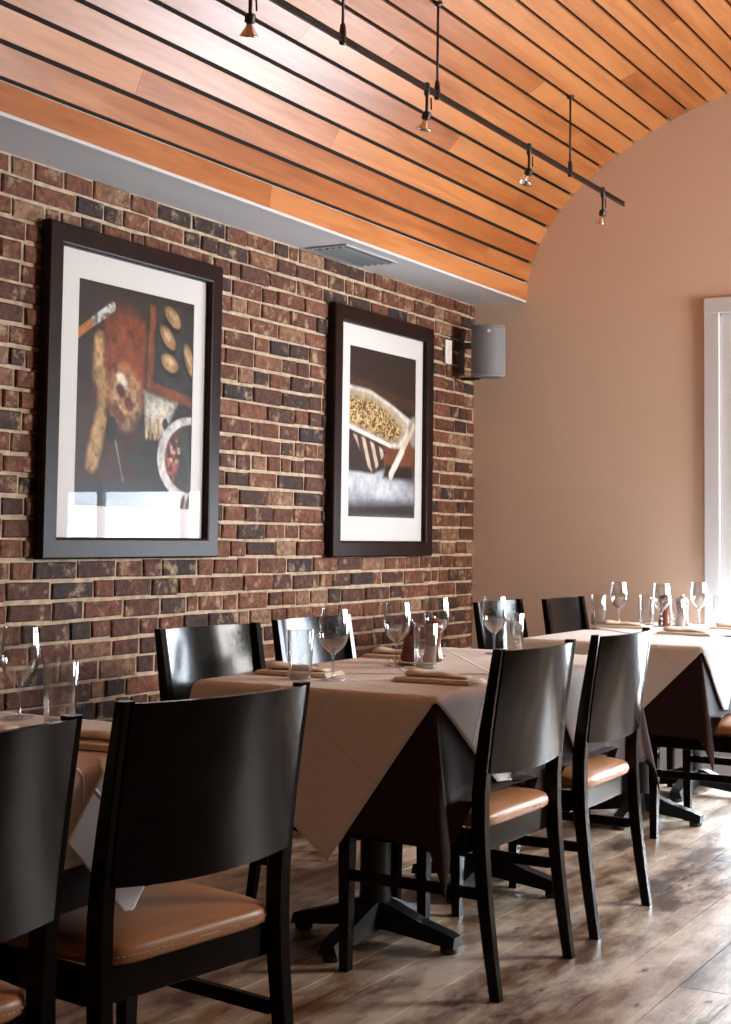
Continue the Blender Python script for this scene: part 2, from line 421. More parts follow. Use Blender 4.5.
bm = bmesh.new(); add_box(bm, WX - 0.16, XR + 0.16, YB - 0.15, YB, -0.1, TOP); struct('wall_back', bm, DARKPANEL)
bm = bmesh.new(); add_box(bm, WX + 0.02, XR, YE - 0.014, YE, 0.0, 0.12, 0.003); struct('baseboard_end', bm, WHITE)

def window(name, horizontal, a0, a1, z0, z1, base, mull):
    """casing on the wall face, jambs in the opening, sash bars and panes; horizontal=True runs along x"""
    def B(bm, u0, u1, d0, d1, zz0, zz1, bev=0.0, mi=0):
        if horizontal: add_box(bm, u0, u1, base + d0, base + d1, zz0, zz1, bev, mi)
        else: add_box(bm, base + d0, base + d1, u0, u1, zz0, zz1, bev, mi)
    s = 1
    bm = bmesh.new(); cw = 0.072
    for u0, u1 in ((a0 - cw, a0 + 0.004), (a1 - 0.004, a1 + cw)): B(bm, u0, u1, -0.022, 0.0, z0 - 0.05, z1 + cw, 0.004)
    B(bm, a0 - cw, a1 + cw, -0.026, -0.0005, z1, z1 + cw + 0.004, 0.004)
    B(bm, a0 - cw - 0.02, a1 + cw + 0.02, -0.05, 0.0, z0 - 0.05, z0 - 0.01, 0.004)
    for u0, u1 in ((a0 + 0.0005, a0 + 0.012), (a1 - 0.012, a1 - 0.0005)): B(bm, u0, u1, 0.0, 0.14, z0, z1)
    B(bm, a0, a1, 0.0, 0.14, z0 - 0.01, z0 + 0.012); B(bm, a0, a1, 0.0, 0.14, z1 - 0.012, z1 - 0.0005)
    o = struct(name, bm, WHITE)
    bm = bmesh.new(); d0, d1 = 0.003, 0.048
    B(bm, a0 + 0.012, a0 + 0.060, d0, d1, z0 + 0.012, z1 - 0.012, 0.003); B(bm, a1 - 0.060, a1 - 0.012, d0, d1, z0 + 0.012, z1 - 0.012, 0.003)
    B(bm, a0 + 0.012, a1 - 0.012, d0 + 0.001, d1 - 0.001, z0 + 0.012, z0 + 0.06, 0.003); B(bm, a0 + 0.012, a1 - 0.012, d0 + 0.001, d1 - 0.001, z1 - 0.06, z1 - 0.012, 0.003)
    for u in mull: B(bm, u - 0.02, u + 0.02, d0 + 0.002, d1 - 0.002, z0 + 0.05, z1 - 0.05, 0.003)
    finish('window_sash', bm, WHITE, o)
    bm = bmesh.new(); B(bm, a0 + 0.03, a1 - 0.03, 0.024, 0.028, z0 + 0.03, z1 - 0.03); finish('window_pane', bm, WINPANE, o)
    return o
w1 = window('window_1', True, OX0, OX1, OZ0, OZ1, YE, (-1.43, -0.79))
bm = bmesh.new(); add_box(bm, OX0 + 0.03, OX1 - 0.03, YE + 0.092, YE + 0.095, 1.42, OZ1 - 0.02); add_box(bm, OX0 + 0.03, OX1 - 0.03, YE + 0.089, YE + 0.098, 1.395, 1.42)
finish('roller_shade', bm, SHADE, w1)
window('window_2', False, RY0, RY1, RZ0, RZ1, XR, (6.22,))

# ------------------------------------------------------------------ tables and cloths
TZ = 0.735         # table board top
def make_table(label, x, y, hy=0.362):
    t = thing('dining_table', label, 'table', (x, y, 0))
    bm = bmesh.new(); add_box(bm, -0.362, 0.362, -hy, hy, TZ - 0.028, TZ, 0.004); finish('tabletop', bm, TABLEWOOD, t)
    bm = bmesh.new(); add_lathe(bm, [(0.055, 0.085), (0.047, 0.11), (0.044, 0.15), (0.044, 0.62), (0.05, 0.66), (0.09, 0.69), (0.09, TZ - 0.029)], 20, cap0=True, cap1=True)
    sharp(finish('column', bm, IRON, t, smooth=True))
    bm = bmesh.new()
    add_box(bm, -0.2, 0.2, -0.03, 0.03, TZ - 0.045, TZ - 0.0285); add_box(bm, -0.03, 0.03, -0.2, 0.2, TZ - 0.0455, TZ - 0.029)
    finish('mounting_plate', bm, IRON, t)
    for k in range(4):
        bm = bmesh.new(); R = Matrix.Rotation(k * PI / 2, 4, 'Z'); rings = []
        for d, w_, z0, z1 in ((0.0, 0.05, 0.05, 0.125), (0.06, 0.042, 0.045, 0.112), (0.15, 0.034, 0.032, 0.078), (0.235, 0.032, 0.022, 0.056), (0.262, 0.030, 0.018, 0.046)):
            rings.append([R @ Vector(p) for p in ((d, -w_, z0), (d, w_, z0), (d, w_ * 0.7, z1), (d, -w_ * 0.7, z1))])
        add_loft(bm, rings)
        f = finish('base_arm', bm, IRON, t)
        bm = bmesh.new(); add_lathe(bm, [(0.022, 0.0), (0.026, 0.004), (0.026, 0.016), (0.018, 0.022)], 14, center=tuple((R @ Vector((0.236, 0, 0)))[:2]), cap0=True, cap1=True)
        finish('levelling_foot', bm, BLACKMETAL, f)
    return t
def drape(name, label, cat, mat, sq_c, side, ang, rect, ztop, off, n, group=None, flare=0.05, cone=0.16, wave=0.006, ph=0.0, lift=0.0):
    """square cloth laid over the rectangle rect=(x0,x1,y0,y1): flat on top, hanging over the edges, gathered at corners"""
    x0, x1, y0, y1 = rect; ca, sa = math.cos(ang), math.sin(ang); rr = 0.010
    bm = bmesh.new(); uvl = bm.loops.layers.uv.new('cloth'); g = []; UV = {}
    for i in range(n + 1):
        row = []
        for j in range(n + 1):
            u, v = (i / n - 0.5) * side, (j / n - 0.5) * side
            px, py = sq_c[0] + u * ca - v * sa, sq_c[1] + u * sa + v * ca
            qx, qy = min(max(px, x0), x1), min(max(py, y0), y1)
            dx, dy = px - qx, py - qy; d = math.hypot(dx, dy)
            if d < 1e-7: p = (px, py, ztop)
            else:
                nx, ny = dx / d, dy / d
                if d < rr * PI / 2: o_, dz = rr * math.sin(d / rr), rr * (1 - math.cos(d / rr))
                else: o_, dz = rr, rr + d - rr * PI / 2
                s2 = abs(2 * nx * ny)                      # 0 on the sides, 1 on the corner diagonal
                tt = (qx + qy) * 9 + ph
                o_ = (o_ - rr) + off * min(1, d / 0.02) + dz * (flare + cone * s2 ** 1.5) + wave * math.sin(tt) * min(1, d / 0.25) * (1 - s2)
                if dx == 0 or dy == 0:                     # sides swell out towards the gathered corner
                    e = min(qx - x0, x1 - qx) if dx == 0 else min(qy - y0, y1 - qy)
                    o_ += dz * cone * 0.55 * math.exp(-(e / 0.10) ** 2)
                else: o_ += dz * cone * 0.55 * (1 - s2)
                dz *= 1 - 0.06 * s2
                for sx0, sx1, sy0, sy1 in SEATS:           # where a seat is pushed under, the cloth lies on its cushion
                    zx, zy = qx + nx * o_, qy + ny * o_
                    k = min(1.0, max(0.0, (min(zy - sy0, sy1 - zy) + 0.012) / 0.012))
                    floor_ = 0.4785 + lift
                    if k > 0 and sx0 - 0.02 < zx < sx1 + 0.02 and dy == 0 and ztop - dz < floor_:
                        more = floor_ - (ztop - dz); dz -= more * k; o_ += min(more * 0.45, 0.05) * k
                p = (qx + nx * max(o_, 0.0), qy + ny * max(o_, 0.0), ztop - dz)
            vtx = bm.verts.new(p); UV[vtx] = (u, v); row.append(vtx)
        g.append(row)
    for i in range(n):
        for j in range(n):
            f = bm.faces.new((g[i][j], g[i + 1][j], g[i + 1][j + 1], g[i][j + 1]))
            for l in f.loops: l[uvl].uv = UV[l.vert]
    o = finish(name, bm, mat, smooth=True, recalc=False)
    m = o.modifiers.new('thickness', 'SOLIDIFY'); m.thickness = 0.0016; m.offset = 1
    return tag(o, label, cat, group)

TXC, TH = -2.075, 0.365
SEATS = [(-2.03, -1.58, a - 0.245, a + 0.245) for a in (1.552, 2.198, 3.652, 4.327)] + [(-1.90, -1.46, 5.53, 6.02)] + [(-2.63, -2.18, a - 0.245, a + 0.245) for a in (3.72, 4.335, 6.0, 6.53)]
ROWS = {'one': (TXC - TH, TXC + TH + 0.01, 1.30, 2.52), 'two': (TXC - TH, TXC + TH, 3.375, 4.86), 'three': (TXC - TH + 0.04, TXC + TH + 0.04, 5.52, 6.99)}
make_table('small table in the left foreground, behind the back of the largest chair', TXC, 1.91, 0.605)
make_table('pedestal table under the left half of the middle row, its column in plain view', TXC, 3.7425)
make_table('pedestal table of the middle row behind the two chairs on the bare boards', TXC, 4.4925)
make_table('pedestal table under the dark cloth corner of the far row', TXC + 0.04, 5.888)
make_table('pedestal table of the far row standing next to the window', TXC + 0.04, 6.622)
def rect(k): return ROWS[k]
Z1 = TZ + 0.0006
UC = 'brown_undercloth'
drape(UC, 'dark brown undercloth beneath the white cloth of the left foreground table', 'tablecloth', BROWNCLOTH, (TXC - 0.05, 1.60), 1.32, 0, rect('one'), Z1, 0.004, 72, ph=1)
drape(UC, 'dark brown undercloth hanging in a long point at the near corner of the middle table', 'tablecloth', BROWNCLOTH, (TXC, 3.745), 1.46, 0, rect('two'), Z1, 0.004, 80, cone=0.15, ph=0)
drape(UC, 'dark brown undercloth seen below the backs of the two middle chairs', 'tablecloth', BROWNCLOTH, (TXC, 4.49), 1.42, 0, rect('two'), Z1 + 0.0018, 0.007, 80, ph=2, lift=0.002)
drape(UC, 'dark brown undercloth with a wide corner hanging from the far table near the window', 'tablecloth', BROWNCLOTH, (TXC + 0.04, 5.89), 1.42, 0, rect('three'), Z1, 0.004, 80, cone=0.15, ph=1)
drape(UC, 'dark brown undercloth of the last table beside the window', 'tablecloth', BROWNCLOTH, (TXC + 0.04, 6.62), 1.20, 0, rect('three'), Z1 + 0.0018, 0.007, 64, cone=0.03, flare=0.01, ph=2, lift=0.002)
Z2 = Z1 + 0.0045
OC = 'white_tablecloth'
A35 = math.atan2(0.82, 0.573)
drape(OC, 'white cloth on the left foreground table under the glass and tumbler', 'tablecloth', LINEN, (TXC + 0.01, 2.0), 1.06, 0, rect('one'), Z2, 0.012, 80, wave=0.003, ph=1, lift=0.005)
drape(OC, 'pale cloth corner hanging in the gap between the two nearest chairs', 'tablecloth', LINEN, (-1.58, 2.096), 0.22, PI / 4, rect('one'), Z2 + 0.0022, 0.020, 48, wave=0.002, ph=1, lift=0.008, flare=0.10)
drape(OC, 'white cloth whose big creased triangle hangs over the middle table end', 'tablecloth', LINEN, (-2.12, 3.645), 1.02, A35, rect('two'), Z2, 0.012, 80, wave=0.003, ph=0.5, lift=0.005)
drape(OC, 'white cloth hanging in a point in the gap between the two middle chairs', 'tablecloth', LINEN, (-2.13, 4.43), 1.02, -A35, rect('two'), Z2 + 0.0022, 0.016, 80, wave=0.003, ph=2, lift=0.008)
drape(OC, 'white cloth with a pinkish triangle hanging at the end of the far table', 'tablecloth', LINEN, (-2.10, 5.775), 1.02, PI / 4, rect('three'), Z2, 0.012, 80, wave=0.003, ph=0.8, lift=0.005)
drape(OC, 'brightly lit white cloth on the last table beside the window', 'tablecloth', LINEN, (TXC + 0.04, 6.60), 0.90, PI / 4, rect('three'), Z2 + 0.0022, 0.016, 80, wave=0.003, ph=2, lift=0.008)
CT = Z2 + 0.0022 + 0.0022      # height things stand at

# ------------------------------------------------------------------ chairs (local: rear foot at x=0, faces -x)
PZ = [0.0, 0.12, 0.24, 0.34, 0.42, 0.50, 0.58, 0.66, 0.74, 0.81, 0.866]
PXR = [0.0, -0.017, -0.031, -0.040, -0.044, -0.044, -0.038, -0.029, -0.018, -0.008, 0.0]   # rear face
PTH = [0.028, 0.031, 0.034, 0.037, 0.038, 0.038, 0.036, 0.033, 0.030, 0.027, 0.025]
CW = 0.242
def px_at(z): return float(np.interp(z, PZ, PXR))
def make_chair(label):
    t = thing('dining_chair', label, 'chair', group='black dining chairs')
    for s in (-1, 1):
        bm = bmesh.new(); rings = []
        for z, xr, th in zip(PZ, PXR, PTH):
            wi = 0.030 + 0.004 * math.sin(PI * min(1, z / 0.85)); ya, yb = s * CW, s * (CW - wi)
            c = 0.004
            lo, hi = min(ya, yb), max(ya, yb)
            rings.append([(xr - c, lo, z), (xr, lo + c, z), (xr, hi - c, z), (xr - c, hi, z), (xr - th + c, hi, z), (xr - th, hi - c, z), (xr - th, lo + c, z), (xr - th + c, lo, z)])
        add_loft(bm, rings)
        sharp(finish('rear_leg', bm, BLACKWOOD, t, smooth=True), 30)
    # curved back panel
    bm = bmesh.new(); ny, nz = 20, 8; z0, z1 = 0.553, 0.862; hw = CW - 0.019
    def surf(i, j, front):
        y = -hw + 2 * hw * i / ny; z = z0 + (z1 - z0) * j / nz
        x = px_at(z) + 0.003 + 0.036 * (1 - (y / hw) ** 2) * (0.55 + 0.45 * (z - z0) / (z1 - z0))
        zz = z
        if j == 0: zz -= 0.010 * (1 - (y / hw) ** 2)
        return (x - (0.015 if front else 0), y, zz)
    rings = []
    for i in range(ny + 1):
        ring = [surf(i, j, False) for j in range(nz + 1)] + [surf(i, j, True) for j in range(nz, -1, -1)]
        rings.append(ring)
    add_loft(bm, rings)
    sharp(finish('back_panel', bm, BLACKWOOD, t, smooth=True), 40)
    # seat frame
    bm = bmesh.new()
    add_box(bm, -0.095, -0.068, -CW + 0.032, CW - 0.032, 0.350, 0.411, 0.002)
    add_box(bm, -0.478, -0.454, -0.205, 0.205, 0.350, 0.411, 0.002)
    for s in (-1, 1): add_box(bm, -0.462, -0.090, s * 0.222 - 0.011, s * 0.222 + 0.011, 0.3505, 0.4105, 0.002)
    finish('seat_frame', bm, BLACKWOOD, t)
    for s in (-1, 1):
        bm = bmesh.new(); rings = []
        for z, h in ((0.0, 0.013), (0.35, 0.018), (0.408, 0.018)):
            cx, cy = -0.462, s * 0.213
            rings.append([(cx - h, cy - h, z), (cx + h, cy - h, z), (cx + h, cy + h, z), (cx - h, cy + h, z)])
        add_loft(bm, rings); finish('front_leg', bm, BLACKWOOD, t)
        bm = bmesh.new(); add_box(bm, -0.450, -0.068, s * 0.216 - 0.008, s * 0.216 + 0.008, 0.236, 0.264, 0.002); finish('stretcher', bm, BLACKWOOD, t)
    # padded seat
    bm = bmesh.new(); nu, nr = 96, 10; rings = []
    def outline(a):
        c, s_ = math.cos(a), math.sin(a); e = 0.13
        ux = math.copysign(abs(c) ** (2 * e), c); uy = math.copysign(abs(s_) ** (2 * e), s_)
        x = -0.268 + 0.218 * ux
        hw_ = 0.240 - 0.026 * max(0, (ux + 1) / 2)
        hw_ = hw_ if x < -0.11 else hw_
        return x, hw_ * uy
    def zed(f): return 0.4225 + 0.040 * (1 - f ** 7) ** 0.55 + 0.016 * (1 - f * f)
    for f in (0.97, 1.0, 1.0, 0.985, 0.95, 0.9, 0.8, 0.6, 0.35, 0.12):
        pass
    prof = [(0.965, 0.4215), (1.0, 0.428), (1.004, 0.438), (0.999, 0.447), (0.982, 0.4545), (0.95, 0.459), (0.86, 0.465), (0.65, 0.4715), (0.4, 0.4755), (0.15, 0.477)]
    for f, z in prof:
        ring = []
        for k in range(nu):
            x, y = outline(2 * PI * k / nu); ring.append((-0.268 + (x + 0.268) * f, y * f, z - 0.01))
        rings.append(ring)
    add_loft(bm, rings)
    st = finish('seat_cushion', bm, VINYL, t, smooth=True)
    bm = bmesh.new()
    loop = [Vector((-0.268 + (outline(2 * PI * k / 1600)[0] + 0.268) * 1.0065, outline(2 * PI * k / 1600)[1] * 1.0065, 0.4275)) for k in range(1600)]
    acc, start = 0.0, loop[0]
    for a, b in zip(loop, loop[1:] + loop[:1]):
        was = acc % 0.0105; acc += (b - a).length; now = acc % 0.0105
        if now < was: start = b
        elif was < 0.0065 <= now and (b - start).length > 1e-3: add_tube(bm, [start, b], 0.0014, 5)
    o = finish('stitching', bm, STITCH, st); o['label'] = 'pale dashed stitching'; o['kind'] = 'stuff'
    return t
CHX = -1.532
proto = make_chair('black dining chair in the foreground, the largest, with its tan seat in full view')
proto.location = (CHX, 2.198, 0); proto.rotation_euler = (0, 0, -0.15)
for lab, x, y, rz in (
    ('black dining chair cut off by the left edge, only its back corner in view', CHX - 0.005, 1.552, -0.11),
    ('black dining chair at the middle table, left of the two on bare floorboards', CHX, 3.652, -0.025),
    ('black dining chair at the middle table, right of the two on bare floorboards', CHX - 0.002, 4.327, 0.0),
    ('black dining chair at the right edge, only a bit of its tan seat in view', -1.40, 5.775, 0.0),
    ('black dining chair against the brick wall under the large left picture, bright reflections', -2.665, 3.72, PI - 0.07),
    ('black dining chair against the brick wall, half hidden behind a tumbler and wine glass', -2.675, 4.335, PI),
    ('black dining chair by the wall corner, behind a wine glass and water tumbler', -2.735, 6.00, PI),
    ('black dining chair before the beige end wall, behind the far table', -2.64, 6.53, PI)):
    c = copy_tree(proto); c.location = (x, y, 0); c.rotation_euler = (0, 0, rz); c['label'] = lab

# ------------------------------------------------------------------ tableware
def make_wine_glass(label, h=0.195, bw=0.043):
    t = thing('wine_glass', label, 'wine glass', group='wine glasses')
    k = h / 0.195; b = bw
    bm = bmesh.new()
    outer = [(0.0035, 0.071), (0.010, 0.0735), (0.022, 0.083), (b * 0.80, 0.098), (b * 0.95, 0.114), (b, 0.130), (b * 0.985, 0.148), (b * 0.93, 0.170), (b * 0.85, 0.196), (b * 0.85 - 0.0004, 0.1975)]
    inner = [(b * 0.85 - 0.0014, 0.1975), (b * 0.85 - 0.0018, 0.196), (b * 0.93 - 0.0012, 0.170), (b * 0.985 - 0.0012, 0.148), (b - 0.0013, 0.130), (b * 0.95 - 0.0014, 0.115), (b * 0.80 - 0.0014, 0.0995), (0.0205, 0.0855), (0.010, 0.077), (0.0, 0.0755)]
    add_lathe(bm, [(r, z * k) for r, z in outer + inner], 32); finish('bowl', bm, GLASS, t, smooth=True)
    bm = bmesh.new(); add_lathe(bm, [(0.0075, 0.0035), (0.0042, 0.012), (0.0034, 0.03), (0.0033, 0.05), (0.0045, 0.066), (0.0085, 0.0725)], 14, cap0=True, cap1=True)
    for v in bm.verts: v.co.z *= k
    finish('stem', bm, SOLIDGLASS, t, smooth=True)
    bm = bmesh.new(); add_lathe(bm, [(0.0, 0.0), (0.033, 0.0), (0.0345, 0.0012), (0.033, 0.0022), (0.015, 0.0034), (0.0, 0.005)], 30); finish('foot', bm, SOLIDGLASS, t, smooth=True)
    return t
def make_tumbler(label, water=False):
    t = thing('tumbler', label, 'tumbler', group='tumblers')
    bm = bmesh.new(); h = 0.137
    add_lathe(bm, [(0.0, 0.0), (0.030, 0.0), (0.0325, 0.0025), (0.0375, h - 0.001), (0.0368, h), (0.0360, h - 0.001), (0.0312, 0.013), (0.029, 0.0105), (0.0, 0.0105)], 36)
    sharp(finish('glass_wall', bm, GLASS, t, smooth=True), 50)
    bm = bmesh.new(); add_lathe(bm, [(0.0, 0.0022), (0.0295, 0.0022), (0.0305, 0.005), (0.029, 0.0095), (0.0, 0.0095)], 30); finish('glass_base', bm, SOLIDGLASS, t, smooth=True)
    if water:
        bm = bmesh.new(); add_lathe(bm, [(0.0, 0.0115), (0.0285, 0.0115), (0.0308, 0.016), (0.0345, 0.106), (0.0, 0.106)], 36); sharp(finish('water', bm, WATER, t, smooth=True), 50)
    return t
def ztab(x, y, h=0): return (x, y, CT)
wg = make_wine_glass('wine glass left of middle table, next to a tumbler and tan napkin')
wg.location = ztab(-2.125, 3.575)
for lab, x, y in (
    ('wine glass at the left edge on the foreground table', -2.24, 2.44),
    ('wine glass in the middle table centre, left of the reddish mills', -2.185, 4.06),
    ('wine glass behind the pepper mills, nearest to the brick wall', -2.255, 4.47),
    ('wine glass right behind the middle chair, left of the water tumbler', -2.14, 4.685),
    ('wine glass on the far table between two tumblers, standing alone against the beige wall', -2.40, 6.655),
    ('wine glass overlapping the far pepper mill on the bright table', -2.175, 6.60),
    ('wine glass farthest right, pale against the window casing', -2.10, 6.93)):
    c = copy_tree(wg); c.location = ztab(x, y); c['label'] = lab
tb = make_tumbler('empty tumbler left of the wine glass on the middle table, beside a napkin')
tb.location = ztab(-2.215, 3.545)
for lab, x, y in (
    ('empty tumbler in the left foreground behind the nearest chair corner', -2.085, 2.395),
    ('empty tumbler in front of the reddish mill on the middle table', -2.08, 4.05),
    ('empty tumbler on the far table beside the black chair back', -2.465, 6.56),
    ('empty tumbler on the far table left of the far mill', -2.29, 6.73),
    ('empty tumbler on the far table right of the far mill', -2.09, 6.575),
    ('empty tumbler at the far right edge before the window', -2.00, 6.90)):
    c = copy_tree(tb); c.location = ztab(x, y); c['label'] = lab
make_tumbler('tumbler of water behind the middle chair back, right of a wine glass', True).location = ztab(-2.115, 4.79)

def make_napkin(label, loc, rz, wide=0.235, deep=0.125):
    t = thing('folded_napkin', label, 'napkin', loc, rz, 'folded napkins')
    bm = bmesh.new()
    for k in range(3):
        s = 1 - 0.03 * k
        add_box(bm, -wide / 2 * s, wide / 2 * s, -deep / 2 * s, deep / 2 * s, 0.0035 * k, 0.0035 * (k + 1) - 0.0004, 0.0013)
    finish('folded_base', bm, NAPKIN, t)
    bm = bmesh.new(); rings = []
    n = 14
    for i in range(n + 1):
        u = i / n; x = -wide * 0.40 + u * wide * 0.78
        a, b = 0.034 - 0.008 * u + 0.003 * math.sin(u * 9), 0.0105 - 0.0060 * u + 0.001 * math.sin(u * 13)
        if i in (0, n): a *= 0.75; b *= 0.7
        cy = 0.008 * math.sin(u * 3.0)
        rings.append([(x, cy + a * math.cos(2 * PI * k / 16), 0.0108 + b + b * math.sin(2 * PI * k / 16) * (1 if math.sin(2 * PI * k / 16) > 0 else 1)) for k in range(16)])
    add_loft(bm, rings); finish('rolled_fold', bm, NAPKIN, t, smooth=True)
    return t
nap = make_napkin('cream folded napkin at the near corner of the middle table', ztab(-1.865, 3.715), 0.06)
for lab, x, y, rz in (
    ('cream folded napkin behind the tumbler at the far corner of the middle table', -2.29, 3.66, 0.1),
    ('cream folded napkin at the back of the middle table, left of the mills', -2.32, 4.34, 0.05),
    ('cream folded napkin low at the left edge on the foreground table', -2.13, 2.20, 0.1),
    ('cream folded napkin between the two foreground chair backs', -1.84, 2.22, 0.08),
    ('pale folded napkin on the far table before the chair at the end wall', -2.29, 6.42, 0.05),
    ('pale folded napkin on the bright far table right of the middle chair', -1.92, 6.16, 0.05),
    ('pale folded napkin at the right edge of the far table by the window', -1.84, 6.66, 0.05)):
    c = copy_tree(nap); c.location = ztab(x, y); c.rotation_euler = (0, 0, rz); c['label'] = lab
bm = bmesh.new(); add_lathe(bm, [(0.0, 0.0), (0.045, 0.0), (0.052, 0.003), (0.080, 0.009), (0.081, 0.0105), (0.079, 0.011), (0.052, 0.0055), (0.0, 0.005)], 40)
o = finish('side_plate', bm, NAPKIN, smooth=True); o.location = ztab(-2.16, 4.155); tag(o, 'low cream dish on the middle table beneath the mills', 'plate')

def make_mill(label, loc, h=0.135):
    t = thing('pepper_mill', label, 'pepper mill', loc, group='wooden mills')
    k = h / 0.15
    bm = bmesh.new(); add_lathe(bm, [(0.0, 0.0), (0.027, 0.0), (0.0285, 0.003), (0.0285, 0.018), (0.026, 0.024), (0.0225, 0.050), (0.0215, 0.072), (0.0245, 0.092), (0.0255, 0.098), (0.022, 0.103), (0.0, 0.103)], 28)
    for v in bm.verts: v.co = Vector((v.co.x * 1.12, v.co.y * 1.12, v.co.z * k))
    sharp(finish('mill_body', bm, MILLWOOD, t, smooth=True), 50)
    bm = bmesh.new(); add_lathe(bm, [(0.0, 0.1035), (0.0225, 0.1035), (0.0265, 0.108), (0.0275, 0.118), (0.0245, 0.131), (0.0155, 0.140), (0.006, 0.143), (0.0, 0.143)], 28)
    for v in bm.verts: v.co = Vector((v.co.x * 1.12, v.co.y * 1.12, v.co.z * k))
    finish('mill_head', bm, MILLWOOD, t, smooth=True)
    bm = bmesh.new(); add_lathe(bm, [(0.0, 0.1425), (0.004, 0.1425), (0.004, 0.146), (0.0068, 0.149), (0.0068, 0.153), (0.0035, 0.157), (0.0, 0.1575)], 16)
    for v in bm.verts: v.co.z *= k
    finish('knob', bm, CHROME, t, smooth=True)
    return t
PL = CT + 0.0057
make_mill('reddish wooden mill seen through the empty tumbler, right one of the pair', (-2.125, 4.19, PL), 0.14)
make_mill('darker wooden mill between the two wine glasses, left one of the pair', (-2.205, 4.19, PL), 0.128)
make_mill('wooden mill with a dark head on the bright far table', ztab(-2.19, 6.70), 0.15)
make_mill('smaller mill beside the other one on the bright far table', ztab(-2.12, 6.74), 0.14)

# ------------------------------------------------------------------ framed food photographs
def smooth_noise(h, w_, cell, seed):
    r = np.random.RandomState(seed); gh, gw = h // cell + 3, w_ // cell + 3; g = r.rand(gh, gw)
    yy = np.arange(h) / cell; xx = np.arange(w_) / cell
    y0 = yy.astype(int); x0 = xx.astype(int); fy = (yy - y0)[:, None]; fx = (xx - x0)[None]
    fy = fy * fy * (3 - 2 * fy); fx = fx * fx * (3 - 2 * fx)
    return (g[y0][:, x0] * (1 - fy) * (1 - fx) + g[y0 + 1][:, x0] * fy * (1 - fx) + g[y0][:, x0 + 1] * (1 - fy) * fx + g[y0 + 1][:, x0 + 1] * fy * fx)
PW, PH = 210, 248
V, U = np.meshgrid((np.arange(PH) + 0.5) / PH, (np.arange(PW) + 0.5) / PW, indexing='ij')
def blend(img, mask, col):
    mask = np.clip(mask, 0, 1)[..., None]; img[:] = img * (1 - mask) + np.array(col, float) * mask
def ell(cu, cv, ru, rv, ang=0, soft=0.12):
    a = U - cu; b = (V - cv) * 0.92
    c, s = math.cos(ang), math.sin(ang)
    d = np.sqrt(((a * c + b * s) / ru) ** 2 + ((-a * s + b * c) / rv) ** 2)
    return np.clip((1 - d) / soft + 0.5, 0, 1)
def poly(pts, soft=0.01):
    m = np.full(U.shape, 1e9); n = len(pts)
    area_ = sum(pts[i][0] * pts[(i + 1) % n][1] - pts[(i + 1) % n][0] * pts[i][1] for i in range(n))
    for i in range(n):
        (x0, y0), (x1, y1) = pts[i], pts[(i + 1) % n]; L = math.hypot(x1 - x0, y1 - y0)
        d = ((x1 - x0) * (V - y0) - (y1 - y0) * (U - x0)) / L * (1 if area_ > 0 else -1); m = np.minimum(m, d)
    return np.clip(m / soft + 0.5, 0, 1)
def line(p, q, wd, soft=0.008):
    (x0, y0), (x1, y1) = p, q; L2 = (x1 - x0) ** 2 + (y1 - y0) ** 2
    t = np.clip(((U - x0) * (x1 - x0) + (V - y0) * (y1 - y0)) / L2, 0, 1)
    d = np.hypot(U - x0 - t * (x1 - x0), V - y0 - t * (y1 - y0)); return np.clip((wd - d) / soft + 0.5, 0, 1)
